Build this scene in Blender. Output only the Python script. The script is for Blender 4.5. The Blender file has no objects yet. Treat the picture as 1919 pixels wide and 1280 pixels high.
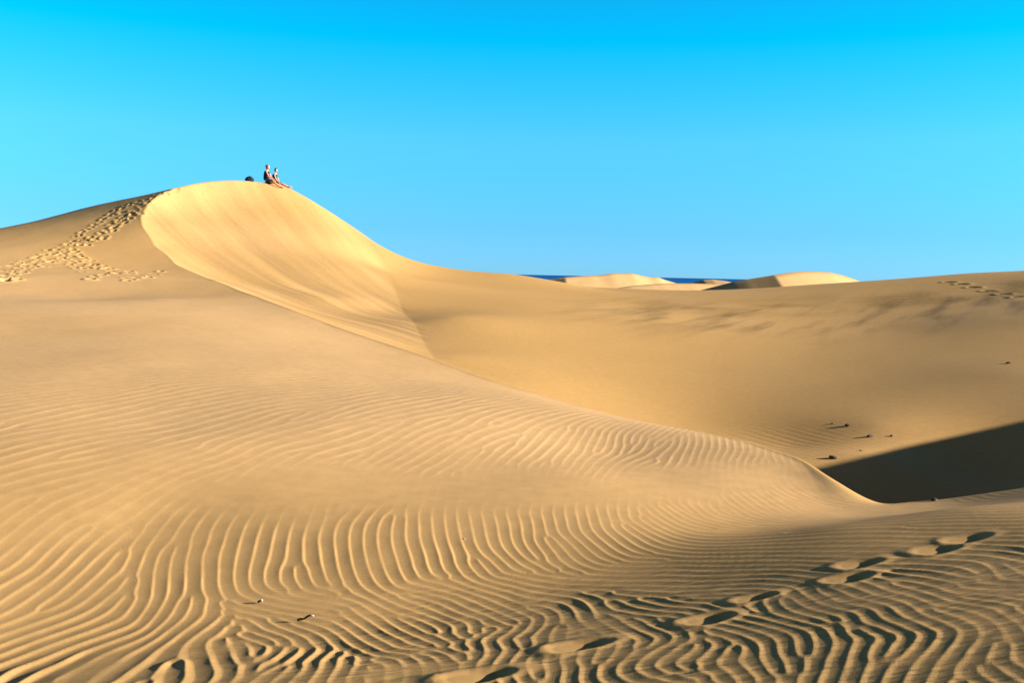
import bpy, bmesh, math, random
import numpy as np
from mathutils import Vector, Matrix

# ------------------------------------------------------------------ camera
EYE = 1.6                       # eye height above the sand at the photographer's feet
F = 1900.0                      # focal length in photograph pixels (photograph 1919 wide)
PITCH = math.atan(126.0 / F)
ROLL = math.radians(1.2)
sc = bpy.context.scene
cam_d = bpy.data.cameras.new("camera")
cam_d.sensor_width = 36.0
cam_d.lens = 36.0 * F / 1919.0
cam_d.clip_start = 0.05
cam_d.clip_end = 200000.0
cam = bpy.data.objects.new("camera", cam_d)
sc.collection.objects.link(cam)
ROT = Matrix.Rotation(math.pi / 2 - PITCH, 4, 'X') @ Matrix.Rotation(ROLL, 4, 'Z')
cam.matrix_world = Matrix.Translation((0, 0, EYE)) @ ROT
sc.camera = cam

# ------------------------------------------------------------------ sky, sun, exposure
SUN_ELEV = math.radians(15.5)
SUN_AZ = math.radians(94.0)      # clockwise from the viewing direction: the sun stands to the right
EXPOSURE = 2.02
world = bpy.data.worlds.new("World")
sc.world = world
world.use_nodes = True
wt = world.node_tree
wt.nodes.clear()
w_out = wt.nodes.new("ShaderNodeOutputWorld")
w_bg = wt.nodes.new("ShaderNodeBackground")
w_sky = wt.nodes.new("ShaderNodeTexSky")
w_sky.sky_type = 'NISHITA'
w_sky.sun_disc = False
w_sky.sun_elevation = SUN_ELEV
w_sky.sun_rotation = SUN_AZ
w_sky.altitude = 0.0
w_sky.air_density = 1.0
w_sky.dust_density = 0.0
w_sky.ozone_density = 6.0
w_bg.inputs["Strength"].default_value = 0.05
# clear polarised blue low down, dimmed and reddened overhead for darker, warmer shadow fill: the same tint all round, by height above the horizon only
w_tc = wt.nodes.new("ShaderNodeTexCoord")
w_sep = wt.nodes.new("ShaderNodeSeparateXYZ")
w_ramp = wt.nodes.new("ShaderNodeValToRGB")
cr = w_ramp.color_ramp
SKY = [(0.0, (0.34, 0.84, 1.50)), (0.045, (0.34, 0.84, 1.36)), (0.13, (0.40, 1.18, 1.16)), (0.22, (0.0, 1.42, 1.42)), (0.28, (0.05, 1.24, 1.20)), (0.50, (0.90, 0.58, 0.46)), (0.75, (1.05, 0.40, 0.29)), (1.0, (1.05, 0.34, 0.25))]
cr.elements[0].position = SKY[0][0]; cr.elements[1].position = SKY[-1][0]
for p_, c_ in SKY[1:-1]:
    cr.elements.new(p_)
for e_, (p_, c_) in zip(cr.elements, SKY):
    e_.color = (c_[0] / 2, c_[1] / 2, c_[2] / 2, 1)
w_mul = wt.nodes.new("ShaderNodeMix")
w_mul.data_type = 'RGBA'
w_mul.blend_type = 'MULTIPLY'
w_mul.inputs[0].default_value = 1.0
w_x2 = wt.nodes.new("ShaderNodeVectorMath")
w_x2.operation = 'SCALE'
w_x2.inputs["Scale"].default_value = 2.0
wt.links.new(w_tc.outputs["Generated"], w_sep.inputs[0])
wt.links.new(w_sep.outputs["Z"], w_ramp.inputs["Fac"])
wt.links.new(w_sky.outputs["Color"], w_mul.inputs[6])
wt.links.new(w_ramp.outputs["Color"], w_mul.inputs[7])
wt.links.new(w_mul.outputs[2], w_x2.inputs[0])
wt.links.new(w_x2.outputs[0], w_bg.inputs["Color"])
wt.links.new(w_bg.outputs["Background"], w_out.inputs["Surface"])

sun_d = bpy.data.lights.new("sun", 'SUN')
sun_d.energy = 5.0
sun_d.angle = math.radians(0.53)
sun_d.color = (1.0, 0.95, 0.87)
sun = bpy.data.objects.new("sun", sun_d)
sc.collection.objects.link(sun)
SUN_DIR = Vector((math.sin(SUN_AZ) * math.cos(SUN_ELEV), math.cos(SUN_AZ) * math.cos(SUN_ELEV), math.sin(SUN_ELEV)))
sun.rotation_euler = SUN_DIR.to_track_quat('Z', 'Y').to_euler()
sun.location = (30, 0, 30)

vs = sc.view_settings
vs.view_transform = 'Standard'
vs.look = 'None'
vs.exposure = EXPOSURE
vs.gamma = 1.0
vs.use_curve_mapping = False

# ------------------------------------------------------------------ measuring helpers
R3 = np.array(ROT.to_3x3())
rng = np.random.default_rng(7)
random.seed(7)


def ray(u, v):
    u = np.asarray(u, float); v = np.asarray(v, float)
    d = np.stack([(u - 959.5) / F, -(v - 640.0) / F, -np.ones_like(u)], -1)
    return d @ R3.T


def at(u, v, depth):
    """a point of the place seen in direction (u, v), `depth` metres ahead"""
    d = ray(u, v)
    return d * (depth / d[1]) + np.array([0, 0, EYE])


def at_z(u, v, z):
    """a point of the place seen in direction (u, v), z metres below/above the eye"""
    d = ray(u, v)
    return d * (z / d[2]) + np.array([0, 0, EYE])


def E(x, y, z):
    return np.array([x, y, z + EYE], float)


# ------------------------------------------------------------------ the shape of the dunes
# crest of the near dune, from the saddle on the right to the summit
crest = [at(1500, 862, 9.85), at(1400, 830, 10.6), at(1300, 808, 11.3), at(1200, 790, 12.1),
         at(1100, 764, 13.2), at(1000, 735, 14.6), at(900, 704, 16.4), at(800, 668, 18.7),
         at(700, 635, 21.0), at(600, 600, 23.5), at(500, 563, 27.0), at(450, 545, 29.5),
         at(390, 522, 34), at(330, 495, 38.5), at(290, 460, 42), at(268, 425, 44.5), at(265, 405, 46),
         at(280, 380, 48), at(310, 360, 50), at(350, 347, 52), at(430, 337.5, 55), at(490, 341, 57)]
saddle = [at(1540, 886, 9.45), at(1575, 908, 9.1), at(1610, 930, 8.8), at(1650, 945, 8.6), at(1700, 942, 8.6),
          at(1750, 938, 8.6), at(1830, 928, 8.5), at(1919, 915, 8.4)]
crest = saddle[2::-1] + crest
saddle = saddle[3:]
right_ridge = [E(5.6, 8.9, -1.43), E(8, 9.9, -0.95), E(11, 11.7, -0.35), E(15, 14, 0.2), E(21, 18.5, 0.68), E(29, 25, 0.7),
               E(40, 34, 1.2)]
arm = [at(545, 356, 58), at(600, 386, 59), at(640, 411, 59.5), at(690, 445, 60), at(745, 481, 60), at(774, 491, 60),
       at(820, 501.5, 60), at(852, 507, 60), at(914, 512.5, 59), at(960, 513.6, 58), at(985, 517.5, 57), at(1020, 523, 57),
       at(1060, 530, 57), at(1107, 540, 57), at(1180, 543, 57), at(1272, 544.5, 57), at(1380, 542, 57),
       at(1455, 538, 57), at(1530, 532.5, 57), at(1605, 528, 57), at(1700, 521.6, 56.5), at(1816, 512.5, 56), at(1919, 507.5, 55),
       E(38, 53, 2.0)]


def side_points(line, off, dz, out):
    """points beside a crest line: off metres to the left of its direction, dz higher"""
    for i in range(len(line)):
        a = line[max(i - 1, 0)]; b = line[min(i + 1, len(line) - 1)]
        t = (b - a)[:2]; t = t / np.linalg.norm(t)
        n = np.array([-t[1], t[0]])
        p = line[i].copy()
        p[:2] += n * off; p[2] += dz
        out.append(p)


W = []      # the windward slopes this side of the crest
W += crest + saddle + right_ridge
W += [E(-1.5, 3.2, -1.90), E(0, 3.2, -1.70), E(1.2, 3.2, -1.50),
      E(-1.9, 4.2, -1.926), E(-0.8, 4.2, -1.805), E(0, 4.2, -1.717), E(0.55, 4.2, -1.64), E(1.1, 4.2, -1.55), E(1.7, 4.2, -1.445),
      E(-2.7, 5.6, -2.02), E(-1.4, 5.6, -1.965), E(-0.5, 5.6, -1.92), E(0.3, 5.6, -1.84), E(1.34, 5.6, -1.66), E(2.5, 5.6, -1.44),
      E(-2.6, 6.3, -1.92), E(-1.4, 6.3, -1.885), E(-0.5, 6.3, -1.855), E(0.3, 6.3, -1.825), E(0.9, 6.3, -1.77), E(1.4, 6.3, -1.69), E(2.1, 6.3, -1.555), E(2.9, 6.3, -1.42),
      E(-2.6, 7.0, -1.79), E(-1.4, 7.0, -1.775), E(-0.5, 7.0, -1.77), E(0.6, 7.0, -1.77), E(1.2, 7.0, -1.785), E(1.7, 7.0, -1.77), E(2.4, 7.0, -1.68), E(3.1, 7.0, -1.57)]
for u, v, d in [(1350, 892, 9.15), (1480, 890, 9.4), (1100, 905, 8.4), (800, 918, 7.9), (500, 930, 7.5), (200, 945, 7.2),
                (0, 850, 8.0), (300, 850, 8.3), (300, 800, 9.35), (0, 770, 9.5), (600, 790, 9.9), (900, 790, 10.6),
                (700, 860, 8.8), (1150, 850, 10.05), (0, 1000, 6.7), (0, 1165, 5.6), (0, 1280, 4.8),
                (700, 720, 13.0), (400, 700, 12.3), (50, 620, 17.0), (330, 620, 18.2), (0, 700, 11.3),
                (0, 640, 15.0), (0, 580, 20), (0, 520, 28.4), (0, 470, 38.6), (0, 434.5, 54),
                (300, 560, 25.5), (300, 520, 32.3), (600, 690, 14.2), (500, 620, 20),
                (150, 450, 42.4), (150, 500, 35.5), (150, 560, 26.2), (230, 410, 46.0), (117, 403, 56), (208, 380, 56.5), (294, 362, 54.5)]:
    W.append(at(u, v, d))
W += [E(-31, 66, 1.0), E(-24, 67, 2.2), E(-19, 66, 3.0), E(-14, 67, 3.2), E(-26, 78, -1), E(-14, 80, 0), E(-45, 50, 0.3), E(-45, 30, -.9), E(-35, 10, -1.6),
      E(0, 0, -1.7), E(3, 0, -1.2), E(7, 1, -0.65), E(-4, 0, -2.0), E(0, -6, -1.6), E(-12, 6, -1.75), E(9, 5, -0.6),
      E(14, 7, -0.1), E(22, 8, 0.3), E(40, 10, 1.0), E(40, -20, 0.5), E(-30, -20, -1.6), E(0, -30, -0.5), E(-12, -8, -1.9)]
side_points(crest[1:], -4.0, 0.5, W)
side_points(crest[1::3], -14.0, 2.5, W)
side_points(right_ridge[1:], 5.0, 0.9, W)
W += [E(8, 57, 6), E(25, 57, 6), E(30, 35, 5), E(8, 30, 3), E(12, 20, 2), E(6, 15, 0.6), E(0, 75, 6), E(30, 80, 6)]

S = []      # slip face, hollow and far ridge
S += crest + arm
side_points(crest[:-1], 2.0, 1.15, S)
side_points(crest[1:13], -2.0, -1.0, S)
S += saddle + right_ridge
side_points(saddle + right_ridge, -2.5, 1.4, S)
side_points(saddle[1:] + right_ridge, 2.2, -1.3, S)
S += [E(6.0, 12.8, -3.4), E(8.2, 14.2, -3.2), E(5.0, 14.8, -3.6)]
for u, v, d in [(1640, 940, 16.0), (1640, 860, 18.4), (1640, 800, 21.4), (1640, 700, 27.9), (1640, 620, 36.8), (1640, 575, 45),
                (1900, 900, 18), (1900, 800, 20.9), (1900, 700, 25.4), (1900, 600, 34.6), (1900, 550, 45),
                (1300, 795, 23.2), (1300, 700, 29.2), (1300, 620, 37), (1300, 580, 45),
                (1480, 840, 20.5), (1000, 722, 25), (1000, 640, 32), (1000, 570, 43),
                (850, 672, 27), (850, 600, 34), (850, 540, 47),
                (806, 660, 28), (775, 600, 34), (740, 540, 44), (718, 500, 52),
                (700, 632, 29), (600, 596, 32), (640, 560, 38.1), (640, 500, 45.6), (640, 450, 52.2),
                (500, 557, 36), (500, 500, 43.2), (500, 450, 47.9), (500, 400, 52.4), (500, 365, 55.3),
                (400, 522, 38.3), (400, 470, 44.3), (400, 420, 48.4), (400, 370, 52.5),
                (330, 470, 42.4), (330, 420, 46.4), (330, 375, 50.0), (700, 580, 37.8)]:
    S.append(at(u, v, d))
side_points(arm[3:], 9.0, -1.3, S)
S += [E(-12, 66, 3.0), E(0, 85, -4), E(30, 85, -4), E(25, 38, -0.2), E(35, 45, 1.2), E(60, 60, 2), E(22, 28, -1.2), E(-10, 90, -2)]


def rbf_fit(P, lam=1e-3):
    P = np.array(P); n = len(P)
    xy = P[:, :2] / 20.0
    d2 = ((xy[:, None] - xy[None]) ** 2).sum(-1)
    K = np.where(d2 > 0, d2 * np.log(np.maximum(d2, 1e-12)), 0) + lam * np.eye(n)
    A = np.zeros((n + 3, n + 3))
    A[:n, :n] = K; A[:n, n] = 1; A[:n, n + 1:] = xy; A[n:, :n] = A[:n, n:].T
    b = np.zeros(n + 3); b[:n] = P[:, 2]
    return xy, np.linalg.solve(A, b)


def rbf_eval(fit, X, Y):
    xy, c = fit; n = len(xy)
    X = (np.asarray(X, float) / 20).ravel(); Y = (np.asarray(Y, float) / 20).ravel()
    Z = c[n] + c[n + 1] * X + c[n + 2] * Y
    buf = np.empty(min(len(X), 65536)); dy = np.empty_like(buf)
    for i0 in range(0, len(X), 65536):
        x = X[i0:i0 + 65536]; y = Y[i0:i0 + 65536]; m_ = len(x); b_ = buf[:m_]; d_ = dy[:m_]; z = Z[i0:i0 + m_]
        for k in range(n):
            np.subtract(x, xy[k, 0], out=b_); np.multiply(b_, b_, out=b_)
            np.subtract(y, xy[k, 1], out=d_); np.multiply(d_, d_, out=d_)
            b_ += d_; b_ += 1e-14
            np.log(b_, out=d_); b_ *= d_; b_ *= c[k]
            z += b_
    return Z


fitW = rbf_fit(W, 2e-5)
fitS = rbf_fit(S, 2e-5)


def smooth(e0, e1, x):
    t = np.clip((x - e0) / (e1 - e0), 0, 1)
    return t * t * (3 - 2 * t)


TOE = np.array([at(u_, v_, d_)[:2] for u_, v_, d_ in [(835, 720, 23), (806, 660, 28), (772, 600, 34), (738, 540, 44), (712, 492, 53), (700, 470, 58)]])


def base_height(X, Y, parts=False):
    shp = np.shape(X)
    X = np.ravel(X).astype(float); Y = np.ravel(Y).astype(float)
    r = np.hypot(X, Y)
    a = rbf_eval(fitW, X, Y).astype(float); b = rbf_eval(fitS, X, Y).astype(float)
    # smooth only where the crest is blown round (near the saddle); sharp along the slip face
    k = 0.02 + 0.10 * np.exp(-((X - 2.9) ** 2 + (Y - 8.0) ** 2) / 1.2)
    d = a - b
    z = 0.5 * (a + b - np.sqrt(d * d + k * k)) + 0.5 * k * np.exp(-(d / (2 * k)) ** 2)
    # crease at the toe of the slip face: beyond it the hollow rises again
    st = X - np.interp(Y, TOE[:, 1], TOE[:, 0])
    z = z + np.where(d > 0, 1, 0) * 0.19 * (1 - np.exp(-np.maximum(st, 0) / 2.0)) * np.exp(-(np.maximum(st, 0) / 11.0) ** 2) * smooth(16, 30, Y) * (1 - smooth(36, 57, Y))
    # away from the surveyed ground: low rolling dunes, falling to the sea ahead
    roll_ = EYE - 1.0 + 1.2 * np.sin(X * 0.045 + 1) * np.cos(Y * 0.037) + 0.8 * np.sin(X * 0.021 - Y * 0.03)
    ahead = EYE - 4.0 - 0.035 * np.maximum(Y - 70, 0)
    far = np.where(Y > 40, np.minimum(roll_, roll_ + (ahead - roll_) * smooth(55, 90, Y)), roll_)
    w = np.maximum(smooth(62, 85, r), smooth(18, 40, -Y))
    z = z * (1 - w) + far * w
    z = z.reshape(shp)
    if parts:
        return z, d.reshape(shp)
    return z


def hit(u, v, surf=None):
    """where the line of sight (u, v) meets the sand"""
    u = np.atleast_1d(np.asarray(u, float)); v = np.atleast_1d(np.asarray(v, float))
    d = ray(u, v)
    ts = np.concatenate([np.linspace(2.5, 20, 260), np.linspace(20.1, 75, 280)])
    P = d[:, None, :] * (ts[None, :, None] / d[:, None, 1:2])
    Z = base_height(P[..., 0], P[..., 1])
    below = (P[..., 2] + EYE) < Z
    i = np.argmax(below, 1)
    i = np.where(below.any(1), i, len(ts) - 1)
    i = np.maximum(i, 1)
    k = np.arange(len(u))
    g1 = P[k, i, 2] + EYE - Z[k, i]; g0 = P[k, i - 1, 2] + EYE - Z[k, i - 1]
    f = np.clip(g0 / (g0 - g1 + 1e-9), 0, 1)[:, None]
    Q = P[k, i - 1] * (1 - f) + P[k, i] * f
    Q[:, 2] = base_height(Q[:, 0], Q[:, 1])
    return Q


# ------------------------------------------------------------------ noise
def vnoise(x, y, seed=0):
    xi = np.floor(x).astype(np.int64); yi = np.floor(y).astype(np.int64)
    fx = x - xi; fy = y - yi
    fx = fx * fx * fx * (fx * (fx * 6 - 15) + 10); fy = fy * fy * fy * (fy * (fy * 6 - 15) + 10)

    def h(i, j):
        n = (i * 374761393 + j * 668265263 + seed * 982451653) & 0x7fffffff
        n = ((n ^ (n >> 13)) * 1274126177) & 0x7fffffff
        return ((n ^ (n >> 16)) & 0xffff) / 65535.0
    a = h(xi, yi); b = h(xi + 1, yi); c = h(xi, yi + 1); d = h(xi + 1, yi + 1)
    return (a * (1 - fx) + b * fx) * (1 - fy) + (c * (1 - fx) + d * fx) * fy - 0.5


def fbm(x, y, seed=0, octv=4):
    s = 0; a = 1
    for o in range(octv):
        s = s + a * vnoise(x * 2 ** o + 13.1 * o, y * 2 ** o + 7.7 * o, seed + o); a *= 0.5
    return s


# ------------------------------------------------------------------ wind ripples: measured crest directions
# (u, v, crest angle in degrees clockwise from the horizontal, spacing, strength)
RIP = [(50, 860, 166, 17, .8), (300, 800, 168, 14, .8), (600, 830, 165, 16, .8), (900, 800, 162, 14, .9), (1000, 850, 150, 15, 1),
       (1150, 831, 108, 17, 1), (1212, 856, 145, 15, 1), (1322, 834, 98, 16, 1), (1384, 850, 95, 16, .9), (1440, 852, 80, 12, .6),
       (1212, 806, 150, 9, .8), (994, 772, 170, 8, .8), (100, 730, 174, 6, .5), (500, 730, 173, 7, .6), (800, 760, 170, 9, .8),
       (100, 800, 168, 12, .8), (100, 900, 165, 18, .6), (400, 890, 160, 17, .6), (800, 880, 150, 17, .6), (1100, 885, 140, 14, .5),
       *[(u_, 925 - 0.012 * u_ + dv_, a_, 20, .04) for u_, a_ in ((430, 140), (520, 135), (610, 130), (700, 125), (800, 120), (900, 115), (1000, 112), (1100, 108), (1200, 105), (1300, 100)) for dv_ in (-6, 10)],
       (500, 900, 150, 20, .12), (800, 912, 130, 20, .1), (1100, 905, 115, 18, .1), (1300, 895, 105, 16, .1), (1450, 885, 80, 12, .1),
       (200, 945, 155, 22, .35), (600, 950, 120, 25, .15), (900, 935, 100, 24, .12), (1200, 920, 85, 18, .12), (1400, 905, 60, 12, .12),
       (1520, 900, 50, 10, .08), (1560, 915, 40, 8, .15),
       (0, 1080, 148, 25, .8), (94, 1036, 136, 25, .8), (200, 1080, 133, 27, .9), (290, 1080, 100, 30, .9), (350, 1080, 92, 35, 1),
       (60, 980, 145, 24, .5), (350, 1000, 125, 27, .6), (450, 1020, 110, 30, .8),
       (560, 1050, 98, 32, 1), (650, 1070, 76, 30, 1), (750, 1060, 66, 30, 1), (850, 1040, 62, 26, 1), (900, 1000, 80, 25, .8),
       (700, 990, 92, 28, .7), (930, 1060, 42, 18, 1), (600, 1135, 8, 13, 1), (800, 1110, 4, 9, 1), (950, 1090, 1, 8, 1), (480, 1150, 14, 16, 1),
       (1000, 1000, 72, 20, 1), (1060, 1030, 47, 17, 1), (1150, 980, 62, 17, .9), (1200, 1000, 36, 12, .9), (1280, 960, 38, 11, .8),
       (1350, 980, 16, 8, .8), (1400, 940, 30, 9, .7), (1500, 930, 22, 7, .6), (1580, 945, 10, 6, .5),
       (1200, 1080, 0, 9, 1), (1050, 1110, 3, 11, 1), (1100, 1130, 10, 16, 1), (1250, 1100, 3, 11, 1), (1400, 1050, -1, 9, .9), (1400, 1000, -3, 7, .8),
       (1600, 1000, -4, 8, .8), (1800, 980, -5, 8, .7), (1750, 1050, 2, 12, .9), (1850, 1080, 9, 14, .9), (1600, 1120, 20, 18, 1),
       (1500, 1150, 30, 24, 1), (1700, 1150, 28, 25, 1), (1850, 1150, 26, 25, 1), (1600, 1220, 36, 30, 1.1), (1500, 1240, 50, 34, 1.1),
       (1800, 1240, 42, 34, 1.1), (1700, 1265, 60, 38, 1.1), (1350, 1230, 60, 35, 1.1), (1200, 1200, 38, 30, 1), (1200, 1265, 72, 38, 1.1),
       (1000, 1170, 45, 25, 1.1), (900, 1150, 22, 18, 1), (850, 1200, 62, 35, 1.1), (700, 1200, 45, 30, 1.1), (600, 1245, 118, 34, 1.1),
       (500, 1235, 130, 34, 1.1), (300, 1250, 148, 30, 1.1), (100, 1250, 154, 30, 1.1), (200, 1200, 156, 24, 1), (400, 1180, 140, 28, 1.1),
       (50, 1195, 158, 22, 1), (640, 1180, 28, 22, 1), (300, 1160, 120, 28, .8), (520, 1190, 70, 28, 1.1), (1000, 1260, 80, 38, 1.1)]
rp = np.array(RIP, float)
Pc = hit(rp[:, 0], rp[:, 1])


def project(P):
    q = (P - np.array([0, 0, EYE])) @ R3
    return np.stack([959.5 + F * q[:, 0] / -q[:, 2], 640.0 - F * q[:, 1] / -q[:, 2]], -1)


def lift(X, Y):
    return np.stack([X, Y, base_height(X, Y)], -1)


eps = 0.02
Jx = (project(lift(Pc[:, 0] + eps, Pc[:, 1])) - project(lift(Pc[:, 0] - eps, Pc[:, 1]))) / (2 * eps)
Jy = (project(lift(Pc[:, 0], Pc[:, 1] + eps)) - project(lift(Pc[:, 0], Pc[:, 1] - eps))) / (2 * eps)
aa = np.radians(rp[:, 2])
g_img = np.stack([np.sin(aa), -np.cos(aa)], -1) / rp[:, 3:4]
gW = np.stack([(g_img * Jx).sum(1), (g_img * Jy).sum(1)], -1)      # cycles per metre on the ground
gAng = np.clip(np.arctan2(gW[:, 1], gW[:, 0]), math.radians(-50), math.radians(62))
gLam = np.clip(np.where(rp[:, 1] > 1125, 0.80, 0.92) / np.linalg.norm(gW, axis=1), 0.076, 0.22)
print("ripple angle", np.degrees(gAng).astype(int).tolist())
print("ripple lambda", np.round(gLam, 3).tolist())
pc_l = np.stack([np.arctan2(Pc[:, 0], Pc[:, 1]) * 2.2, np.log(np.hypot(Pc[:, 0], Pc[:, 1])) * 1.6], -1)


def ripple_field(X, Y):
    """direction (angle of the steep side), wavelength and strength of the ripples at a place"""
    a = np.arctan2(X, Y) * 2.2; b = np.log(np.maximum(np.hypot(X, Y), 0.3)) * 1.6
    sw = 0; sa = 0; sl = 0; ss = 0
    for k in range(len(rp)):
        w = 1.0 / ((a - pc_l[k, 0]) ** 2 + (b - pc_l[k, 1]) ** 2 + 4e-4) ** 2
        sw = sw + w; sa = sa + w * gAng[k]; sl = sl + w * math.log(gLam[k]); ss = ss + w * rp[k, 4]
    return sa / sw, np.exp(sl / sw), ss / sw


# kernels on a jittered grid, phases aligned with their neighbours
GX0, GX1, GY0, GY1, GS = -17.0, 11.0, 2.0, 24.0, 0.08
nx = int((GX1 - GX0) / GS); ny = int((GY1 - GY0) / GS)
jj, ii = np.meshgrid(np.arange(ny), np.arange(nx), indexing='ij')
KX = GX0 + (ii + 0.5 + rng.uniform(-.35, .35, ii.shape)) * GS
KY = GY0 + (jj + 0.5 + rng.uniform(-.35, .35, ii.shape)) * GS
KA, KL, KS = ripple_field(KX, KY)
NEAR = 1 - smooth(5.2, 6.2, np.hypot(KX, KY))
KA = KA + (0.22 + 0.9 * NEAR) * fbm(KX / 0.55, KY / 0.55, 3, 2)
KA = KA + (0.12 + 0.45 * NEAR) * fbm(KX / 0.22, KY / 0.22, 13, 1)
FX = 2 * np.pi * np.cos(KA) / KL; FY = 2 * np.pi * np.sin(KA) / KL
PH = rng.uniform(0, 2 * np.pi, ii.shape)
for it in range(60):
    acc = np.zeros(ii.shape, complex)
    for dj in (-1, 0, 1):
        for di in (-1, 0, 1):
            if dj == 0 and di == 0:
                continue
            sl = (slice(max(dj, 0), ny + min(dj, 0)), slice(max(di, 0), nx + min(di, 0)))
            so = (slice(max(-dj, 0), ny + min(-dj, 0)), slice(max(-di, 0), nx + min(-di, 0)))
            dx = KX[so] - KX[sl]; dy = KY[so] - KY[sl]
            pred = PH[sl] + 0.5 * ((FX[sl] + FX[so]) * dx + (FY[sl] + FY[so]) * dy)
            acc[so] += np.exp(1j * pred)
    PH = np.angle(acc)
    if it == 56:
        PH = PH + rng.normal(0, 2.0, PH.shape) * NEAR


def ripple_height(X, Y):
    """cusped wind ripples, steeper on the lee side"""
    out = np.zeros(X.shape, complex)
    gi = (X - GX0) / GS; gj = (Y - GY0) / GS
    i0 = np.floor(gi).astype(int); j0 = np.floor(gj).astype(int)
    sig2 = 2 * (0.095 ** 2)
    for dj in (-2, -1, 0, 1, 2):
        for di in (-2, -1, 0, 1, 2):
            i = np.clip(i0 + di, 0, nx - 1); j = np.clip(j0 + dj, 0, ny - 1)
            dx = X - KX[j, i]; dy = Y - KY[j, i]
            out += np.exp(-(dx * dx + dy * dy) / sig2 + 1j * (PH[j, i] + FX[j, i] * dx + FY[j, i] * dy))
    coh = np.clip(np.abs(out) / 2.2, 0, 1)
    t = np.angle(out) / (2 * np.pi) + 0.5
    nr = 1 - smooth(5.0, 6.2, np.hypot(X, Y))          # thicker, rounder crests close by
    c = 0.84 - 0.17 * nr
    h = np.where(t < c, (t / c) ** (2.3 - 0.4 * nr), np.clip(1 - (t - c) / (1 - c), 0, 1) ** 1.25)
    return (h - 0.4) * coh ** 0.7


# ------------------------------------------------------------------ footprints
prints = []          # x, y, walking direction, length, width, depth, rim
near_uv = [(900, 1266), (1090, 1208), (1330, 1158), (1415, 1118), (1592, 1081), (1612, 1054), (1757, 1027), (1815, 1006)]
Q = hit([p[0] for p in near_uv], [p[1] for p in near_uv])
for k, q in enumerate(Q):
    prints.append((q[0], q[1], math.radians([16, 15, 20, 14, 17, 12, 16, 13][k]), [.27, .26, .22, .19, .22, .21, .22, .22][k],
                   [.145, .14, .14, .10, .13, .12, .13, .12][k], [.040, .037, .033, .024, .027, .026, .026, .024][k], 1))
trail = []


def strand(pts, n, jit, seed):
    r_ = np.random.default_rng(seed)
    pts = np.array(pts, float)
    seg = np.r_[0, np.cumsum(np.hypot(*(pts[1:] - pts[:-1]).T))]
    for s in np.linspace(0, seg[-1], n):
        u = np.interp(s, seg, pts[:, 0]) + r_.normal(0, jit); v = np.interp(s, seg, pts[:, 1]) + r_.normal(0, jit * .55)
        trail.append((u, v))


strand([(0, 506), (60, 487), (105, 470), (140, 448), (170, 428), (215, 396), (245, 383), (290, 368), (335, 353)], 44, 3, 1)
strand([(5, 518), (50, 498), (100, 483), (150, 456), (190, 436), (230, 408), (262, 388), (275, 378)], 40, 4, 2)
strand([(0, 531), (25, 521), (55, 503), (80, 497), (125, 480), (160, 460), (200, 440), (225, 420), (255, 405), (262, 398)], 34, 4, 3)
strand([(125, 487), (140, 500), (155, 508), (150, 480), (175, 500), (200, 505), (222, 515)], 22, 3, 4)
strand([(140, 470), (160, 492), (180, 500), (210, 505), (222, 512), (250, 510), (236, 527), (262, 522), (285, 516), (300, 513)], 24, 3, 5)
strand([(190, 515), (168, 523)], 3, 1, 6)
tq = np.array(trail)
TQ = hit(tq[:, 0], tq[:, 1])
for k, q in enumerate(TQ):
    prints.append((q[0], q[1], rng.uniform(0.5, 1.5), rng.uniform(.15, .24), rng.uniform(.10, .16), rng.uniform(.06, .13), 2))
fq = hit([1779, 1803, 1825, 1853, 1880, 1910], [529, 532.5, 539, 545.5, 551.5, 557])
for q in fq:
    prints.append((q[0], q[1], math.radians(-50), .42, .2, .07, 3))


def carve(X, Y, Z, RF):
    """press the footprints into the sand; RF fades the ripples inside them"""
    order = np.argsort(Y); Ys = Y[order]
    for (x, y, d, L, Wd, dep, kind) in prints:
        rad = 4.0 * L
        lo = np.searchsorted(Ys, y - rad); hi = np.searchsorted(Ys, y + rad)
        idx = order[lo:hi]
        idx = idx[np.abs(X[idx] - x) < rad]
        if len(idx) == 0:
            continue
        dx = X[idx] - x; dy = Y[idx] - y
        a = (dx * math.cos(d) + dy * math.sin(d)) / L * 1.6
        b = (-dx * math.sin(d) + dy * math.cos(d)) / Wd * 1.6
        if kind == 1:
            wob = 0.12 * fbm(dx * 11 + x * 9, dy * 11, 5, 2)
            rr = np.sqrt((np.abs(a) ** 2.6 + np.abs(b * (1.0 + 0.18 * a)) ** 2.6)) ** (2 / 2.6) + wob
            pit = 1 - smooth(0.80 - 0.5 * smooth(-0.2, 0.9, a), 1.12, rr)
            floor = dep * (0.45 + 0.60 * np.clip((1.0 - b) / 1.9, 0, 1)) * np.clip(0.10 + 0.62 * (a + 1.0), 0.08, 1)
            rim = np.exp(-((rr - 1.24) / 0.22) ** 2) * (1 + 0.5 * fbm(dx * 25, dy * 25 + y, 8, 2))
            rimh = dep * (0.03 + 0.14 * smooth(0.1, 1.3, -a) + 0.04 * smooth(0, 1, b))
            Z[idx] += -floor * pit + rimh * rim
            RF[idx] *= 1 - np.exp(-(rr / 1.5) ** 6) * 0.97
        else:
            rr = np.sqrt(a * a + b * b)
            Z[idx] += -dep * np.exp(-rr ** 2 * 1.1) * (1 + 0.4 * np.tanh(-b)) + 0.42 * dep * np.exp(-((rr - 1.6) / 0.5) ** 2)
    return Z, RF


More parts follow.
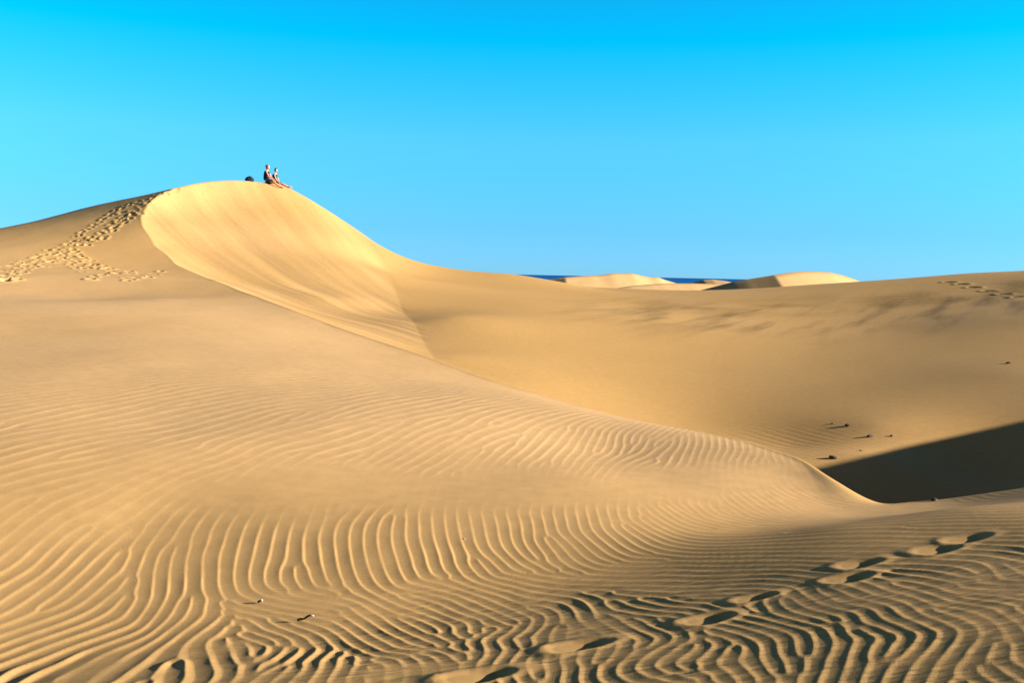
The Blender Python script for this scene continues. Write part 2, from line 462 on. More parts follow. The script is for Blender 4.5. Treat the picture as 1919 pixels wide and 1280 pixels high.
# ------------------------------------------------------------------ the sand sheet
az_d = np.linspace(math.radians(-31.5), math.radians(31.5), 1001)
az_c = np.linspace(math.radians(31.5), math.radians(328.5), 75)[1:-1]
az = np.concatenate([az_d, az_c])
rs = [0.35, 0.8, 1.3, 1.8, 2.2]
r = 2.5
while r < 66:
    rs.append(r); r += 0.0078 + 0.0018 * r
while r < 420:
    rs.append(r); r *= 1.03
rs = np.array(rs)
nR, nA = len(rs), len(az)
RR, AA = np.meshgrid(rs, az, indexing='ij')
X = (RR * np.sin(AA)).ravel(); Y = (RR * np.cos(AA)).ravel()
print("sand vertices", X.size)
Z, D = base_height(X, Y, True)
on_w = 1 - smooth(-0.12, 0.05, D)                       # 1 this side of the crest
# gentle unevenness
Z += on_w * 0.016 * fbm(X / 1.3, Y / 1.7, 21, 2) + 0.02 * fbm(X / 6, Y / 5, 22, 2)
RF = np.ones_like(X)
tmp = np.zeros_like(X)
tmp, RF = carve(X, Y, tmp, RF)
# ripples this side of the crest
reg = (on_w > 0.01) & (Y > 2.2) & (Y < 24) & (X > -16.5) & (X < 10.5)
xi, yi = X[reg], Y[reg]
A_, L_, S_ = ripple_field(xi, yi)
amp = (1 - 0.52 * smooth(-1.4, 0.4, xi) * (1 - smooth(5.0, 6.2, np.hypot(xi, yi)))) * (0.033 + 0.020 * (1 - smooth(6.6, 7.6, np.hypot(xi, yi))) + 0.024 * (1 - smooth(5.2, 6.2, np.hypot(xi, yi)))) * np.minimum(L_, 0.15) * np.clip(S_, 0, 1.2) * (1 - smooth(13, 22, yi)) * np.clip(1 + (0.7 + 0.7 * (1 - smooth(5.2, 6.2, np.hypot(xi, yi)))) * fbm(xi / .4, yi / .4, 9, 3), .2, 1.6)
Z[reg] += amp * ripple_height(xi, yi) * RF[reg] * on_w[reg]
Z += tmp
# ripples of the far ridge and the foot of the hollow
def plain_ripples(X, Y, ang, lam, seed):
    s = X * math.cos(ang) + Y * math.sin(ang)
    ph = s / lam + 1.6 * fbm(X / (lam * 9), Y / (lam * 9), seed, 2)
    t = ph - np.floor(ph)
    return np.where(t < .7, (t / .7) ** 1.6, (1 - (t - .7) / .3)) - .4
on_s = 1 - on_w
ridge = on_s * np.exp(-((Y - 46 - 0.02 * X) / 4.2) ** 2) * smooth(3, 8, X) * np.clip(0.6 + 1.3 * fbm(X / 3.0, Y / 2.5, 31, 2), 0, 1)
Z += 0.05 * ridge * plain_ripples(X, Y, math.radians(55), 0.55, 33)
foot = on_s * np.exp(-((X - 5.2) / 1.6) ** 2 - ((Y - 20.5) / 2.0) ** 2)
Z += 0.006 * foot * plain_ripples(X, Y, math.radians(20), 0.22, 35)

# colour sorting of the sand: avalanche streaks on the slip face, dark grains on the far ridge
tone = 1 + 0.10 * fbm(X / 9, Y / 7, 41, 3)
sf = hit([300, 650, 520, 760], [380, 592, 362, 575])
p0, p1, p2, p3 = [q[:2] for q in sf]
d1 = p1 - p0; d2 = p3 - p2
det = d1[0] * -d2[1] + d2[0] * d1[1]
tt = ((p2 - p0)[0] * -d2[1] + d2[0] * (p2 - p0)[1]) / det
FOC = p0 + d1 * tt
print("streak focus", FOC, p0, p1, p2, p3)
sv = np.arctan2(Y - FOC[1], X - FOC[0]) * np.hypot(*(p0 - FOC)) + 0.06 * fbm(X / 2.5, Y / 2.5, 43, 2)
al = np.hypot(X - FOC[0], Y - FOC[1])
slip = on_s * smooth(0.6, -0.4, X - np.interp(Y, TOE[:, 1], TOE[:, 0])) * smooth(-1.0, -3.5, X - 0.12 * (Y - 30)) * smooth(26, 32, Y)
streak = fbm(sv / 0.9, al / 14, 45, 4)
Z += slip * 0.022 * streak
tone = tone + slip * 0.26 * streak
dp = hit([535], [548])[0]
tone = tone + slip * 0.30 * np.exp(-((X - dp[0]) / 1.5) ** 2 - ((Y - dp[1]) / 2.6) ** 2) * np.clip(0.35 + 1.6 * streak, 0, 1)
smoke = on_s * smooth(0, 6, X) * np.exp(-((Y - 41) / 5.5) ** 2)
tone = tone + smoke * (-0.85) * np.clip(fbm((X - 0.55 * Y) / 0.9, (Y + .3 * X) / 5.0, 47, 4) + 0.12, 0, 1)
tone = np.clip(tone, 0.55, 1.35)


def grid_mesh(name, verts, nR, nA, wrap, tone=None, centre=None):
    n = nR * nA
    v = np.asarray(verts, np.float32)
    i = np.arange(nR - 1)[:, None]; j = np.arange(nA if wrap else nA - 1)[None]
    j2 = (j + 1) % nA
    q = np.stack([i * nA + j, i * nA + j2, (i + 1) * nA + j2, (i + 1) * nA + j], -1).reshape(-1, 4)[:, ::-1]
    me = bpy.data.meshes.new(name)
    tri = np.zeros((0, 3), int)
    if centre is not None:
        v = np.concatenate([v, np.array([centre], np.float32)])
        jj_ = np.arange(nA)
        tri = np.stack([(jj_ + 1) % nA, jj_, np.full(nA, n)], -1)
    me.vertices.add(len(v)); me.vertices.foreach_set("co", v.ravel())
    nl = len(q) * 4 + len(tri) * 3
    me.loops.add(nl)
    me.loops.foreach_set("vertex_index", np.concatenate([q.ravel(), tri.ravel()]).astype(np.int32))
    me.polygons.add(len(q) + len(tri))
    st = np.concatenate([np.arange(len(q)) * 4, len(q) * 4 + np.arange(len(tri)) * 3]).astype(np.int32)
    me.polygons.foreach_set("loop_start", st)
    me.polygons.foreach_set("use_smooth", np.ones(len(st), bool))
    me.update(calc_edges=True)
    if tone is not None:
        at_ = me.attributes.new("tone", 'FLOAT', 'POINT')
        tv = np.ones(len(v), np.float32); tv[:len(tone)] = tone
        at_.data.foreach_set("value", tv)
    return me


# ------------------------------------------------------------------ materials
def new_mat(name):
    m = bpy.data.materials.new(name); m.use_nodes = True
    return m, m.node_tree, m.node_tree.nodes["Principled BSDF"]


def plain(name, col, rough=0.8, spec=0.2, var=0.15, scale=40.0):
    m, nt, b = new_mat(name)
    tc = nt.nodes.new("ShaderNodeTexCoord"); n = nt.nodes.new("ShaderNodeTexNoise"); n.inputs["Scale"].default_value = scale
    mr = nt.nodes.new("ShaderNodeMapRange"); mr.inputs["To Min"].default_value = 1 - var; mr.inputs["To Max"].default_value = 1 + var
    mx = nt.nodes.new("ShaderNodeMix"); mx.data_type = 'RGBA'; mx.blend_type = 'MULTIPLY'; mx.inputs[0].default_value = 1
    mx.inputs[6].default_value = (*col, 1)
    nt.links.new(tc.outputs["Object"], n.inputs["Vector"]); nt.links.new(n.outputs["Fac"], mr.inputs["Value"])
    nt.links.new(mr.outputs[0], mx.inputs[7]); nt.links.new(mx.outputs[2], b.inputs["Base Color"])
    b.inputs["Roughness"].default_value = rough; b.inputs["Specular IOR Level"].default_value = spec
    return m


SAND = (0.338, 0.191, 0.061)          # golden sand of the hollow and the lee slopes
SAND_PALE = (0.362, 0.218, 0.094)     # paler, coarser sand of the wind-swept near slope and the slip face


def sand_material(name, detail=True):
    m, nt, b = new_mat(name)
    N, L = nt.nodes, nt.links
    geo = N.new("ShaderNodeNewGeometry")
    att = N.new("ShaderNodeAttribute"); att.attribute_name = "tone"
    # grain speckle
    n1 = N.new("ShaderNodeTexNoise"); n1.inputs["Scale"].default_value = 260; n1.inputs["Detail"].default_value = 3
    n2 = N.new("ShaderNodeTexNoise"); n2.inputs["Scale"].default_value = 7; n2.inputs["Detail"].default_value = 6
    for n in (n1, n2):
        L.new(geo.outputs["Position"], n.inputs["Vector"])
    r1 = N.new("ShaderNodeMapRange"); r1.inputs["From Min"].default_value = .3; r1.inputs["From Max"].default_value = .7
    r1.inputs["To Min"].default_value = .74; r1.inputs["To Max"].default_value = 1.26
    r2 = N.new("ShaderNodeMapRange"); r2.inputs["To Min"].default_value = .84; r2.inputs["To Max"].default_value = 1.16
    L.new(n1.outputs["Fac"], r1.inputs["Value"]); L.new(n2.outputs["Fac"], r2.inputs["Value"])
    mm = N.new("ShaderNodeMath"); mm.operation = 'MULTIPLY'
    L.new(r1.outputs[0], mm.inputs[0]); L.new(r2.outputs[0], mm.inputs[1])
    m2 = N.new("ShaderNodeMath"); m2.operation = 'MULTIPLY'
    L.new(mm.outputs[0], m2.inputs[0])
    if detail:
        L.new(att.outputs["Fac"], m2.inputs[1])
    else:
        m2.inputs[1].default_value = 1.0
    mx = N.new("ShaderNodeMix"); mx.data_type = 'RGBA'; mx.blend_type = 'MULTIPLY'; mx.inputs[0].default_value = 1
    pa = N.new("ShaderNodeAttribute"); pa.attribute_name = "pale"
    mc = N.new("ShaderNodeMix"); mc.data_type = 'RGBA'
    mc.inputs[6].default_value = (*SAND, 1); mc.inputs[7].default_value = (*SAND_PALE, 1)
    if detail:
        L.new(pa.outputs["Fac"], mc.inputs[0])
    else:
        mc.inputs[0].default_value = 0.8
    L.new(mc.outputs[2], mx.inputs[6])
    L.new(m2.outputs[0], mx.inputs[7]); L.new(mx.outputs[2], b.inputs["Base Color"])
    b.inputs["Roughness"].default_value = 0.95
    b.inputs["Specular IOR Level"].default_value = 0.08
    if detail:
        # grain relief and faint wind scour lines
        mp = N.new("ShaderNodeMapping"); mp.inputs["Scale"].default_value = (3.5, 26, 3.5)
        mp.inputs["Rotation"].default_value = (0, 0, math.radians(4))
        L.new(geo.outputs["Position"], mp.inputs["Vector"])
        n3 = N.new("ShaderNodeTexNoise"); n3.inputs["Scale"].default_value = 1; n3.inputs["Detail"].default_value = 2
        L.new(mp.outputs[0], n3.inputs["Vector"])
        b1 = N.new("ShaderNodeBump"); b1.inputs["Strength"].default_value = 1.0; b1.inputs["Distance"].default_value = 0.026
        sx = N.new("ShaderNodeAttribute"); sx.attribute_name = "scour"
        ms = N.new("ShaderNodeMath"); ms.operation = 'MULTIPLY'
        L.new(n3.outputs["Fac"], ms.inputs[0]); L.new(sx.outputs["Fac"], ms.inputs[1])
        L.new(ms.outputs[0], b1.inputs["Height"])
        n4 = N.new("ShaderNodeTexNoise"); n4.inputs["Scale"].default_value = 180; n4.inputs["Detail"].default_value = 2
        L.new(geo.outputs["Position"], n4.inputs["Vector"])
        b2 = N.new("ShaderNodeBump"); b2.inputs["Strength"].default_value = 0.8; b2.inputs["Distance"].default_value = 0.002
        L.new(n4.outputs["Fac"], b2.inputs["Height"]); L.new(b1.outputs[0], b2.inputs["Normal"])
        L.new(b2.outputs[0], b.inputs["Normal"])
    return m


def link(name, me, mat=None, parent=None):
    o = bpy.data.objects.new(name, me)
    sc.collection.objects.link(o)
    if mat is not None:
        me.materials.append(mat)
    if parent is not None:
        o.parent = parent
    return o


M_SAND = sand_material("sand")
M_SAND_FAR = sand_material("sand_far", False)
cz = float(base_height(np.array([0.0]), np.array([0.0]))[0])
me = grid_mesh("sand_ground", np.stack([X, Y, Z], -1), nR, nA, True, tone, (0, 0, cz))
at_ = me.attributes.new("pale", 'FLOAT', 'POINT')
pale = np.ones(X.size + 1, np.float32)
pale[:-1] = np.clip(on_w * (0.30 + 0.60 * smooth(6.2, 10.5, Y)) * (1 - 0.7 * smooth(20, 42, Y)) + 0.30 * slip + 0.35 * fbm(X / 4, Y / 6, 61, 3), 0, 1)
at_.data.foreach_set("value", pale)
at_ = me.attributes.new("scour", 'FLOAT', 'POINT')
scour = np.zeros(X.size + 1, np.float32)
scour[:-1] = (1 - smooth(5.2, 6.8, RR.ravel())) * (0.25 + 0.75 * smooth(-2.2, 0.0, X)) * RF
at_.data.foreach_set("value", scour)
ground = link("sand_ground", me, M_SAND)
ground["kind"] = "structure"

# ------------------------------------------------------------------ far dunes and the sea
def far_dune(name, prof, depth, bend, apex_u, front, back):
    """a dune whose skyline runs through the measured points; its crest line bends in plan at apex_u"""
    prof = np.array(prof, float)
    us = np.linspace(prof[0, 0], prof[-1, 0], 121)
    vv = np.interp(us, prof[:, 0], prof[:, 1])
    ker = np.hanning(7); ker /= ker.sum()
    vv = np.convolve(np.pad(vv, 3, mode='edge'), ker, mode='valid')
    xa = at(apex_u, 520, depth)[0]
    top = []
    for u_, v_ in zip(us, vv):
        d_ = depth
        for _ in range(4):
            p = at(u_, v_, d_); d_ = depth + bend[0 if p[0] < xa else 1] * abs(p[0] - xa)
        top.append(at(u_, v_, d_))
    top = np.array(top)
    ts = np.concatenate([np.linspace(-1, 0, 40)[:-1], [0], np.linspace(0, 1, 12)[1:]])
    V = []
    for t in ts:
        P = top.copy()
        if t < 0:
            P[:, 1] += t * 40; P[:, 2] += t * 40 * front + 0.10 * fbm(P[:, 0] / 3, P[:, 1] / 5, 51, 3)
        else:
            P[:, 1] += t * 60; P[:, 2] -= t * 60 * back
        V.append(P)
    me = grid_mesh(name, np.concatenate(V), len(ts), len(us), False)
    me.flip_normals()
    o = link(name, me, M_SAND_FAR)
    o["kind"] = "structure"
    return o


far_dune("far_dune", [(985, 534), (1020, 525), (1060, 519.5), (1095, 517), (1120, 516), (1148, 512.2), (1185, 512.3), (1205, 517),
                      (1218, 519.5), (1233, 519.2), (1245, 524), (1265, 530), (1300, 541), (1330, 556)], 150, (0.35, 0.9), 1060, 0.30, 0.2)
far_dune("far_dune", [(1130, 544), (1180, 536), (1240, 531), (1300, 531), (1360, 533), (1420, 545)], 118, (0.4, 0.9), 1150, 0.22, 0.2)
far_dune("far_dune", [(1270, 540), (1295, 530), (1318, 524.5), (1335, 523.8), (1355, 526), (1380, 530.5), (1420, 540)], 180, (-0.5, -0.2), 1300, 0.25, 0.2)
far_dune("far_dune", [(1290, 550), (1316, 543), (1375, 528), (1400, 523.5), (1450, 515.5), (1475, 511), (1500, 508.5), (1530, 508.2), (1555, 510),
                      (1580, 516), (1605, 524.5), (1640, 538), (1680, 555)], 105, (0.15, 1.0), 1452, 0.36, 0.2)

m, nt, b = new_mat("sea_water")
b.inputs["Base Color"].default_value = (0.002, 0.052, 0.19, 1)
b.inputs["Roughness"].default_value = 0.6
b.inputs["Specular IOR Level"].default_value = 0.04
nz = nt.nodes.new("ShaderNodeTexNoise"); nz.inputs["Scale"].default_value = 0.05; nz.inputs["Detail"].default_value = 5
gp = nt.nodes.new("ShaderNodeNewGeometry"); nt.links.new(gp.outputs["Position"], nz.inputs["Vector"])
bp = nt.nodes.new("ShaderNodeBump"); bp.inputs["Distance"].default_value = 0.6; bp.inputs["Strength"].default_value = 0.5
nt.links.new(nz.outputs["Fac"], bp.inputs["Height"]); nt.links.new(bp.outputs[0], b.inputs["Normal"])
ss_ = []
for rr_ in (230, 1000, 5000, 20000, 90000):
    for a_ in np.linspace(-75, 75, 31):
        ss_.append((rr_ * math.sin(math.radians(a_)), rr_ * math.cos(math.radians(a_)), -9.0))
me = grid_mesh("sea", ss_, 5, 31, False)
sea = link("sea", me, m)
sea["kind"] = "structure"

# ------------------------------------------------------------------ things on the sand
Zg = Z.reshape(nR, nA)


def ground_z(x, y):
    rr_ = math.hypot(x, y); a_ = math.atan2(x, y)
    i = int(np.clip(np.searchsorted(rs, rr_), 1, nR - 1)); j = int(np.clip(np.searchsorted(az_d, a_), 1, len(az_d) - 1))
    fi = (rr_ - rs[i - 1]) / (rs[i] - rs[i - 1]); fj = (a_ - az_d[j - 1]) / (az_d[j] - az_d[j - 1])
    return float((Zg[i - 1, j - 1] * (1 - fj) + Zg[i - 1, j] * fj) * (1 - fi) + (Zg[i, j - 1] * (1 - fj) + Zg[i, j] * fj) * fi)


def tag(o, label, cat, group=None):
    o["label"] = label; o["category"] = cat
    if group:
        o["group"] = group
    return o


def empty(name, loc, rz=0.0):
    o = bpy.data.objects.new(name, None)
    sc.collection.objects.link(o)
    o.location = loc; o.rotation_euler = (0, 0, rz); o.empty_display_size = 0.2
    return o


def skin_mesh(name, pts, edges, radii, root=0, levels=2):
    """grow one continuous surface along a skeleton"""
    me = bpy.data.meshes.new(name + "_skeleton")
    me.from_pydata([tuple(p) for p in pts], edges, [])
    o = bpy.data.objects.new(name + "_skeleton", me)
    sc.collection.objects.link(o)
    md = o.modifiers.new("skin", 'SKIN')
    md.use_smooth_shade = True
    sv_ = me.skin_vertices[0].data
    for k, r_ in enumerate(radii):
        rx, ry = r_ if isinstance(r_, tuple) else (r_, r_)
        sv_[k].radius = (rx, ry)
        sv_[k].use_root = (k == root)
    sd = o.modifiers.new("subdivision", 'SUBSURF'); sd.levels = levels; sd.render_levels = levels
    bpy.context.view_layer.update()
    dg = bpy.context.evaluated_depsgraph_get()
    out = bpy.data.meshes.new_from_object(o.evaluated_get(dg))
    out.name = name
    bpy.data.objects.remove(o)
    bpy.data.meshes.remove(me)
    return out


def chain(pts, edges, radii, start, new, rad):
    """add a run of joints to a skeleton, hanging from joint `start`"""
    prev = start
    for p, r_ in zip(new, rad):
        pts.append(np.array(p, float)); radii.append(r_); edges.append((prev, len(pts) - 1)); prev = len(pts) - 1
    return prev


def head_bmesh(bm, c, fwd, h):
    """a head: skull, jaw, brow, nose, ears and eye sockets, looking along fwd"""
    f = Vector(fwd).normalized(); side = Vector((0, 0, 1)).cross(f).normalized(); up = f.cross(side)
    r_ = bmesh.ops.create_uvsphere(bm, u_segments=20, v_segments=16, radius=1.0)
    for v in r_["verts"]:
        x, y, z = v.co
        w = 0.62 * (1 - 0.22 * max(0, -z) ** 1.5)
        d_ = 0.80 * (1 - 0.10 * max(0, -z))
        px = x * d_ + (0.06 * max(0, -z) if x > 0 else -0.10 * max(0, z))
        pz = z
        face = max(0.0, x)
        px += 0.20 * face * math.exp(-(y / 0.16) ** 2 - ((z + 0.12) / 0.20) ** 2)       # nose
        px -= 0.09 * face * math.exp(-((abs(y) - 0.36) / 0.18) ** 2 - ((z - 0.08) / 0.12) ** 2)   # eye sockets
        px += 0.06 * face * math.exp(-(y / 0.3) ** 2 - ((z + 0.52) / 0.08) ** 2)         # lips
        px += 0.08 * face * math.exp(-(y / 0.3) ** 2 - ((z + 0.85) / 0.15) ** 2)         # chin
        wy = y * w
        ear = math.exp(-((abs(y) - 0.97) / 0.12) ** 2 - ((z + 0.08) / 0.22) ** 2 - ((x + 0.05) / 0.2) ** 2)
        wy += 0.10 * ear * (1 if y > 0 else -1)
        v.co = Vector(c) + (f * px + side * wy + up * pz) * (h * 0.5)


def torso_shell(name, pts, radii, mat, parent):
    edges = [(k, k + 1) for k in range(len(pts) - 1)]
    return link(name, skin_mesh(name, pts, edges, radii, 0, 2), mat, parent)


M_SKIN = plain("skin", (0.44, 0.185, 0.105), 0.6, 0.3, 0.06)
M_BLACK = plain("black_cloth", (0.012, 0.013, 0.016), 0.9, 0.1)
M_GREEN = plain("green_cloth", (0.018, 0.05, 0.022), 0.9, 0.1)
M_SHORT = plain("dark_shorts_cloth", (0.02, 0.018, 0.018), 0.9, 0.1)
M_BLOND = plain("blond_hair", (0.17, 0.10, 0.035), 0.7, 0.3, 0.3)
M_DARKH = plain("dark_hair", (0.018, 0.012, 0.009), 0.7, 0.3, 0.3)


def build_person(loc, rz, slope, lean, head_turn, hand_at, top_mat, hair_mat, label, long_hair):
    """someone sitting on the slope with the legs stretched out downhill; local +X is downhill"""
    t = empty("person", loc, rz)

    def dn(x, y, h):            # a point x metres downhill, h above the slope
        return np.array([x, y, h + slope * x])
    hip = dn(0.0, 0, 0.13)
    w1 = hip + np.array([-0.03 + lean * .15, 0, 0.16]); w2 = hip + np.array([lean * .30 - .02, 0, 0.34]); ch = hip + np.array([lean * .5, 0, 0.46])
    nk = hip + np.array([lean * .68, 0, 0.57]); n2 = nk + np.array([0.02, 0, 0.06]); hd = nk + np.array([0.05, 0, 0.17])
    pts = [hip, w1, w2, ch, nk, n2]; radii = [(.16, .12), (.135, .10), (.15, .11), (.14, .10), .065, .052]
    edges = [(0, 1), (1, 2), (2, 3), (3, 4), (4, 5)]
    for s_ in (-1, 1):
        chain(pts, edges, radii, 0, [dn(0.07, s_ * .10, .11), dn(0.27, s_ * .12, .155), dn(0.46, s_ * .13, .20 if s_ < 0 else .17),
                                     dn(0.66, s_ * .13, .12), dn(0.86, s_ * .12, .075), dn(0.885, s_ * .125, .06), dn(0.93, s_ * .14, .13), dn(0.955, s_ * .145, .19)],
              [.085, .078, .058, .056, .036, .036, .03, .018])
        sh = ch + np.array([0, s_ * .17, 0.055])
        hx = np.array(hand_at[0 if s_ < 0 else 1])
        wr = hip + hx
        el = 0.5 * (sh + wr) + np.array([-0.03, s_ * .05, -0.045])
        k = chain(pts, edges, radii, 3, [sh, 0.5 * (sh + el), el, 0.5 * (el + wr), wr], [.056, .046, .04, .036, .027])
        dirv = (wr - el) / np.linalg.norm(wr - el)
        side = np.array([0, 1.0, 0]) * s_
        palm = wr + dirv * .05
        k = chain(pts, edges, radii, k, [palm], [.03])
        for q, (off, ln) in enumerate([(-.030, .060), (-.011, .072), (.010, .068), (.028, .055)]):
            b0 = palm + dirv * .035 + side * off; b1 = b0 + dirv * ln * .6 + np.array([0, 0, -.008]); b2 = b1 + dirv * ln * .4 + np.array([0, 0, -.02])
            chain(pts, edges, radii, k, [b0, b1, b2], [.0095, .009, .0075])
        th = palm - side * .034 + dirv * .0
        chain(pts, edges, radii, k, [th, th + dirv * .03 - side * .012, th + dirv * .055 - side * .010], [.012, .0105, .009])
    body = skin_mesh("body", pts, edges, radii, 0, 2)
    bm = bmesh.new(); bm.from_mesh(body)
    fwd = (math.cos(head_turn), math.sin(head_turn), -0.08)
    head_bmesh(bm, hd, fwd, 0.235)
    for f_ in bm.faces:
        f_.smooth = True
    bm.to_mesh(body); bm.free()
    link("body", body, M_SKIN, t)
    # sleeveless top, shorts, hair
    torso_shell("tank_top", [hip + np.array([-.01, 0, -.03]), w1, w2, ch + np.array([0, 0, .02]), ch + np.array([.005, 0, .075])],
                [(.24, .19), (.215, .17), (.215, .17), (.215, .16), (.17, .13)], top_mat, t)
    sp = [hip + np.array([-.01, 0, .02])]; sr = [(.215, .165)]; se = []
    for s_ in (-1, 1):
        chain(sp, se, sr, 0, [dn(0.07, s_ * .10, .11), dn(0.18, s_ * .11, .135), dn(0.32, s_ * .122, .165)], [.125, .118, .105])
    link("shorts", skin_mesh("shorts", sp, se, sr, 0, 2), M_SHORT, t)
    bm = bmesh.new()
    r_ = bmesh.ops.create_uvsphere(bm, u_segments=20, v_segments=14, radius=1.0)
    f = Vector(fwd).normalized(); side = Vector((0, 0, 1)).cross(f).normalized(); up = f.cross(side)
    rnd = random.Random(3)
    for v in r_["verts"]:
        x, y, z = v.co
        lump = 1 + rnd.uniform(-.035, .035)
        front = max(0.0, x)
        k = 1.0 - 0.38 * front * (1 if z < 0.55 else 0.35)                 # leaves the face free
        low = max(0.0, -z)
        px = (x * 0.86 - 0.12) * k * lump - (0.10 * low if long_hair else 0)
        pz = z * 1.06 * lump if z > 0 else z * (1.15 if long_hair and x < 0.1 else 0.55)
        v.co = Vector(hd) + (f * px + side * (y * 0.68 * lump * (1 if x < .3 else .9)) + up * (pz + 0.06)) * 0.132
    if long_hair:      # a bun tied at the back of the head
        r2 = bmesh.ops.create_uvsphere(bm, u_segments=12, v_segments=8, radius=0.052)
        for v in r2["verts"]:
            v.co += Vector(hd) - f * 0.115 + up * 0.055
    for f_ in bm.faces:
        f_.smooth = True
    me_ = bpy.data.meshes.new("hair"); bm.to_mesh(me_); bm.free()
    link("hair", me_, hair_mat, t)
    tag(t, label, "person", "people resting on the summit of the dune")
    return t


def seat_at(u, v, depth):
    p = at(u, v, depth)
    return (p[0], p[1], ground_z(p[0], p[1]))


def hill_slope(x, y):
    return (ground_z(x + 0.9, y) - ground_z(x, y)) / 0.9


l1 = seat_at(500, 341, 57.3); l2 = seat_at(515.5, 344, 58.6)
print("person ground", l1, hill_slope(*l1[:2]), l2, hill_slope(*l2[:2]))
build_person(l1, math.radians(-4), hill_slope(*l1[:2]), 0.02, math.radians(-8), ((.36, -.17, .04), (.36, .16, .05)), M_BLACK, M_BLOND,
             "blond person in black sleeveless top sitting upright on the dune summit, legs stretched downhill", True)
build_person(l2, math.radians(-6), hill_slope(*l2[:2]), 0.0, math.radians(-50), ((.30, -.22, .02), (.22, .26, .02)), M_GREEN, M_DARKH,
             "dark haired person in dark green top sitting just right of the blond person", False)


# ---- backpack on the summit
def backpack(loc, rz):
    t = empty("backpack", loc, rz)

    def pad(name, size, off, mat, bev=0.3, squash=0.0):
        bm = bmesh.new()
        bmesh.ops.create_cube(bm, size=1.0)
        bmesh.ops.subdivide_edges(bm, edges=bm.edges[:], cuts=5, use_grid_fill=True)
        for v in bm.verts:
            p = v.co * 2
            q = Vector(p)
            n_ = (abs(p.x) ** 3.2 + abs(p.y) ** 3.2 + abs(p.z) ** 3.2) ** (1 / 3.2)
            q /= max(n_, 1e-4); q *= max(abs(p.x), abs(p.y), abs(p.z))
            top_ = max(0.0, q.z)
            q.x *= 1 - squash * top_ ** 1.5
            q.x += 0.05 * math.sin(9 * q.z + 4 * q.y); q.y += 0.04 * math.sin(7 * q.x + 3 * q.z)
            v.co = Vector((q.x * size[0] / 2, q.y * size[1] / 2, q.z * size[2] / 2)) + Vector(off)
        for f_ in bm.faces:
            f_.smooth = True
        me_ = bpy.data.meshes.new(name); bm.to_mesh(me_); bm.free()
        return link(name, me_, mat, t)
    m1 = plain("backpack_cloth", (0.010, 0.011, 0.014), 0.85, 0.2)
    pad("main_compartment", (0.48, 0.26, 0.34), (0, 0, 0.13), m1, squash=0.55)
    pad("front_pocket", (0.32, 0.10, 0.17), (0.0, -0.15, 0.09), m1, squash=0.2)
    for s_ in (-1, 1):
        pts = [(s_ * .09, .12, .26), (s_ * .12, .20, .22), (s_ * .13, .22, .12), (s_ * .12, .16, .03)]
        link("shoulder_strap", skin_mesh("shoulder_strap", [np.array(p) for p in pts], [(0, 1), (1, 2), (2, 3)], [(.03, .012)] * 4, 0, 1), m1, t)
    link("top_handle", skin_mesh("top_handle", [np.array(p) for p in [(-.05, .05, .275), (-.03, .05, .315), (.03, .05, .315), (.05, .05, .275)]],
                                 [(0, 1), (1, 2), (2, 3)], [.012] * 4, 0, 1), m1, t)
    tag(t, "black rounded backpack set down on the dune crest behind the two people", "backpack")


pb = at(467.5, 337.5, 56.4)
backpack((pb[0], pb[1], ground_z(pb[0], pb[1]) - 0.01), math.radians(10))

# ---- stones in the hollow, twigs and shell bits on the near sand
M_STONE = plain("dark_stone", (0.05, 0.034, 0.024), 0.9, 0.15, 0.35, 30)
M_TWIG = plain("dark_wood", (0.022, 0.016, 0.012), 0.85, 0.2, 0.3, 60)
M_SHELL = plain("pale_shell", (0.30, 0.26, 0.21), 0.6, 0.3, 0.1, 60)


def stone(u, v, size, seed, label, group="stones lying in the hollow", mat=None, flat=0.6):
    q = hit([u], [v])[0]
    bm = bmesh.new()
    bmesh.ops.create_icosphere(bm, subdivisions=3, radius=1.0)
    rnd = np.random.default_rng(seed)
    dirs = rnd.normal(size=(9, 3)); dirs /= np.linalg.norm(dirs, axis=1)[:, None]
    cut = rnd.uniform(.55, .95, 9)
    for vtx in bm.verts:
        p = np.array(vtx.co)
        for d_, c_ in zip(dirs, cut):           # facets knocked off a lump
            o_ = p @ d_ - c_
            if o_ > 0:
                p = p - d_ * o_ * 0.85
        p = p * (1 + 0.06 * math.sin(7 * p[0] + seed) * math.sin(6 * p[1]))
        vtx.co = Vector((p[0] * size * .62, p[1] * size * .5, p[2] * size * .5 * flat * 1.3))
    for f_ in bm.faces:
        f_.smooth = True
    me_ = bpy.data.meshes.new("stone"); bm.to_mesh(me_); bm.free()
    o = link("stone", me_, mat or M_STONE)
    o.location = (q[0], q[1], ground_z(q[0], q[1]) + size * 0.06)
    o.rotation_euler = (rnd.uniform(-.3, .3), rnd.uniform(-.3, .3), rnd.uniform(0, 6))
    tag(o, label, "stone", group)
    return o


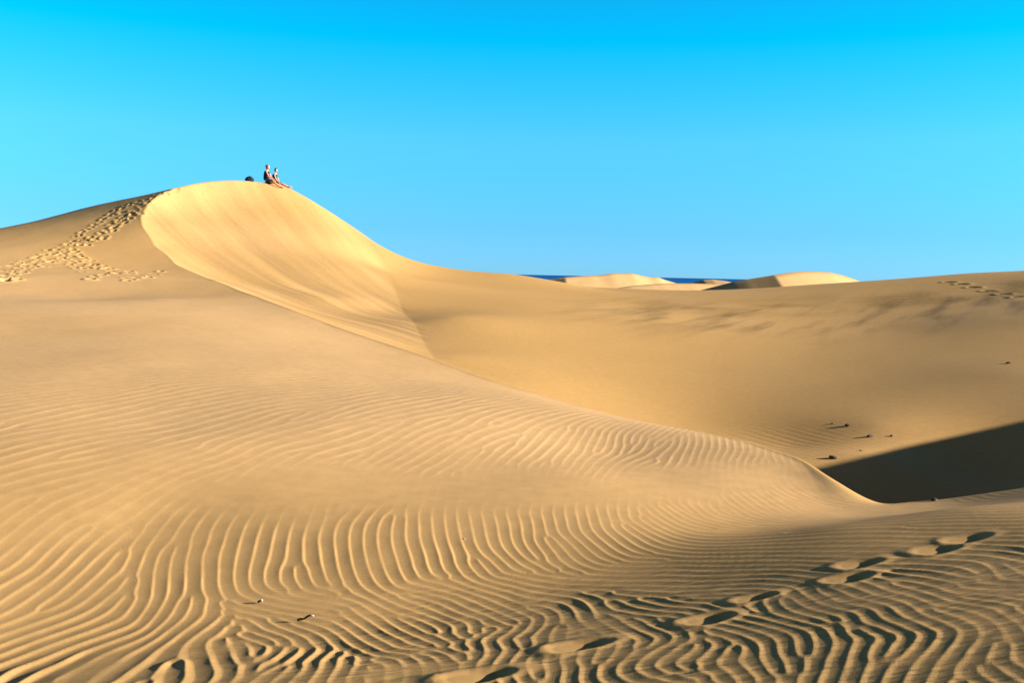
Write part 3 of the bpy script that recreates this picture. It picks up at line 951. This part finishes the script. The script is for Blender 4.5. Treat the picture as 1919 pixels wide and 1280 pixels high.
stone(1588.5, 799, 0.125, 11, "highest of the three larger dark stones in the hollow above the shadow")
stone(1630, 819.5, 0.13, 12, "rightmost of the three larger dark stones in the hollow above the shadow", flat=.5)
stone(1670.5, 818.5, 0.07, 13, "small dark stone, rightmost of the cluster above the shadow in the hollow")
stone(1559.5, 795, 0.055, 14, "tiny dark stone just left of the highest larger stone in the hollow")
stone(1613, 846, 0.055, 15, "tiny dark stone just above the shadow edge, between the rightmost and lowest larger stones")
stone(1560, 860, 0.15, 16, "lowest of the three larger dark stones in the hollow, close to the bright near crest", flat=.5)
stone(1890, 681, 0.12, 17, "lone dark stone high on the dim slope near the right picture edge", flat=.45)
stone(1751.5, 939.5, 0.06, 18, "small dark stone on the near saddle crest against the deep shadow", "stones on the near crest", flat=.5)
stone(870, 1012, 0.016, 19, "tiny white shell fragment on the rippled near slope", "shell fragments on the near sand", M_SHELL, .5).name = "shell_fragment"


def twig(u, v, pts, radii, label, tip):
    q = hit([u], [v])[0]
    z0 = ground_z(q[0], q[1])
    t = empty("twig", (q[0], q[1], z0))
    pts = [np.array(p, float) for p in pts]
    link("stem", skin_mesh("stem", pts, [(k, k + 1) for k in range(len(pts) - 1)], radii, 0, 1), M_TWIG, t)
    link("pale_tip", skin_mesh("pale_tip", [pts[-1] - (pts[-1] - pts[-2]) * .2, pts[-1] + np.array(tip) * .5, pts[-1] + np.array(tip)], [(0, 1), (1, 2)],
                               [radii[-1] * 1.15, radii[-1] * 1.5, radii[-1] * .8], 0, 1), M_SHELL, t)
    tag(t, label, "twig", "twigs lying on the near ripples")


twig(487, 1132, [(-.016, 0, .004), (-.006, 0, .008), (.006, .0, .016)], [.006, .0075, .007], "short black twig with a white tip, the farther of the two on the ripples", (.012, 0, .002))
twig(573, 1168, [(-.05, 0, .006), (-.03, .004, .014), (-.012, .0, .014), (.012, .004, .032), (.026, 0, .037)], [.0075, .008, .006, .0065, .005],
     "longer black twig with a raised pale end and long shadow, the nearer of the two", (.022, 0, -.004))
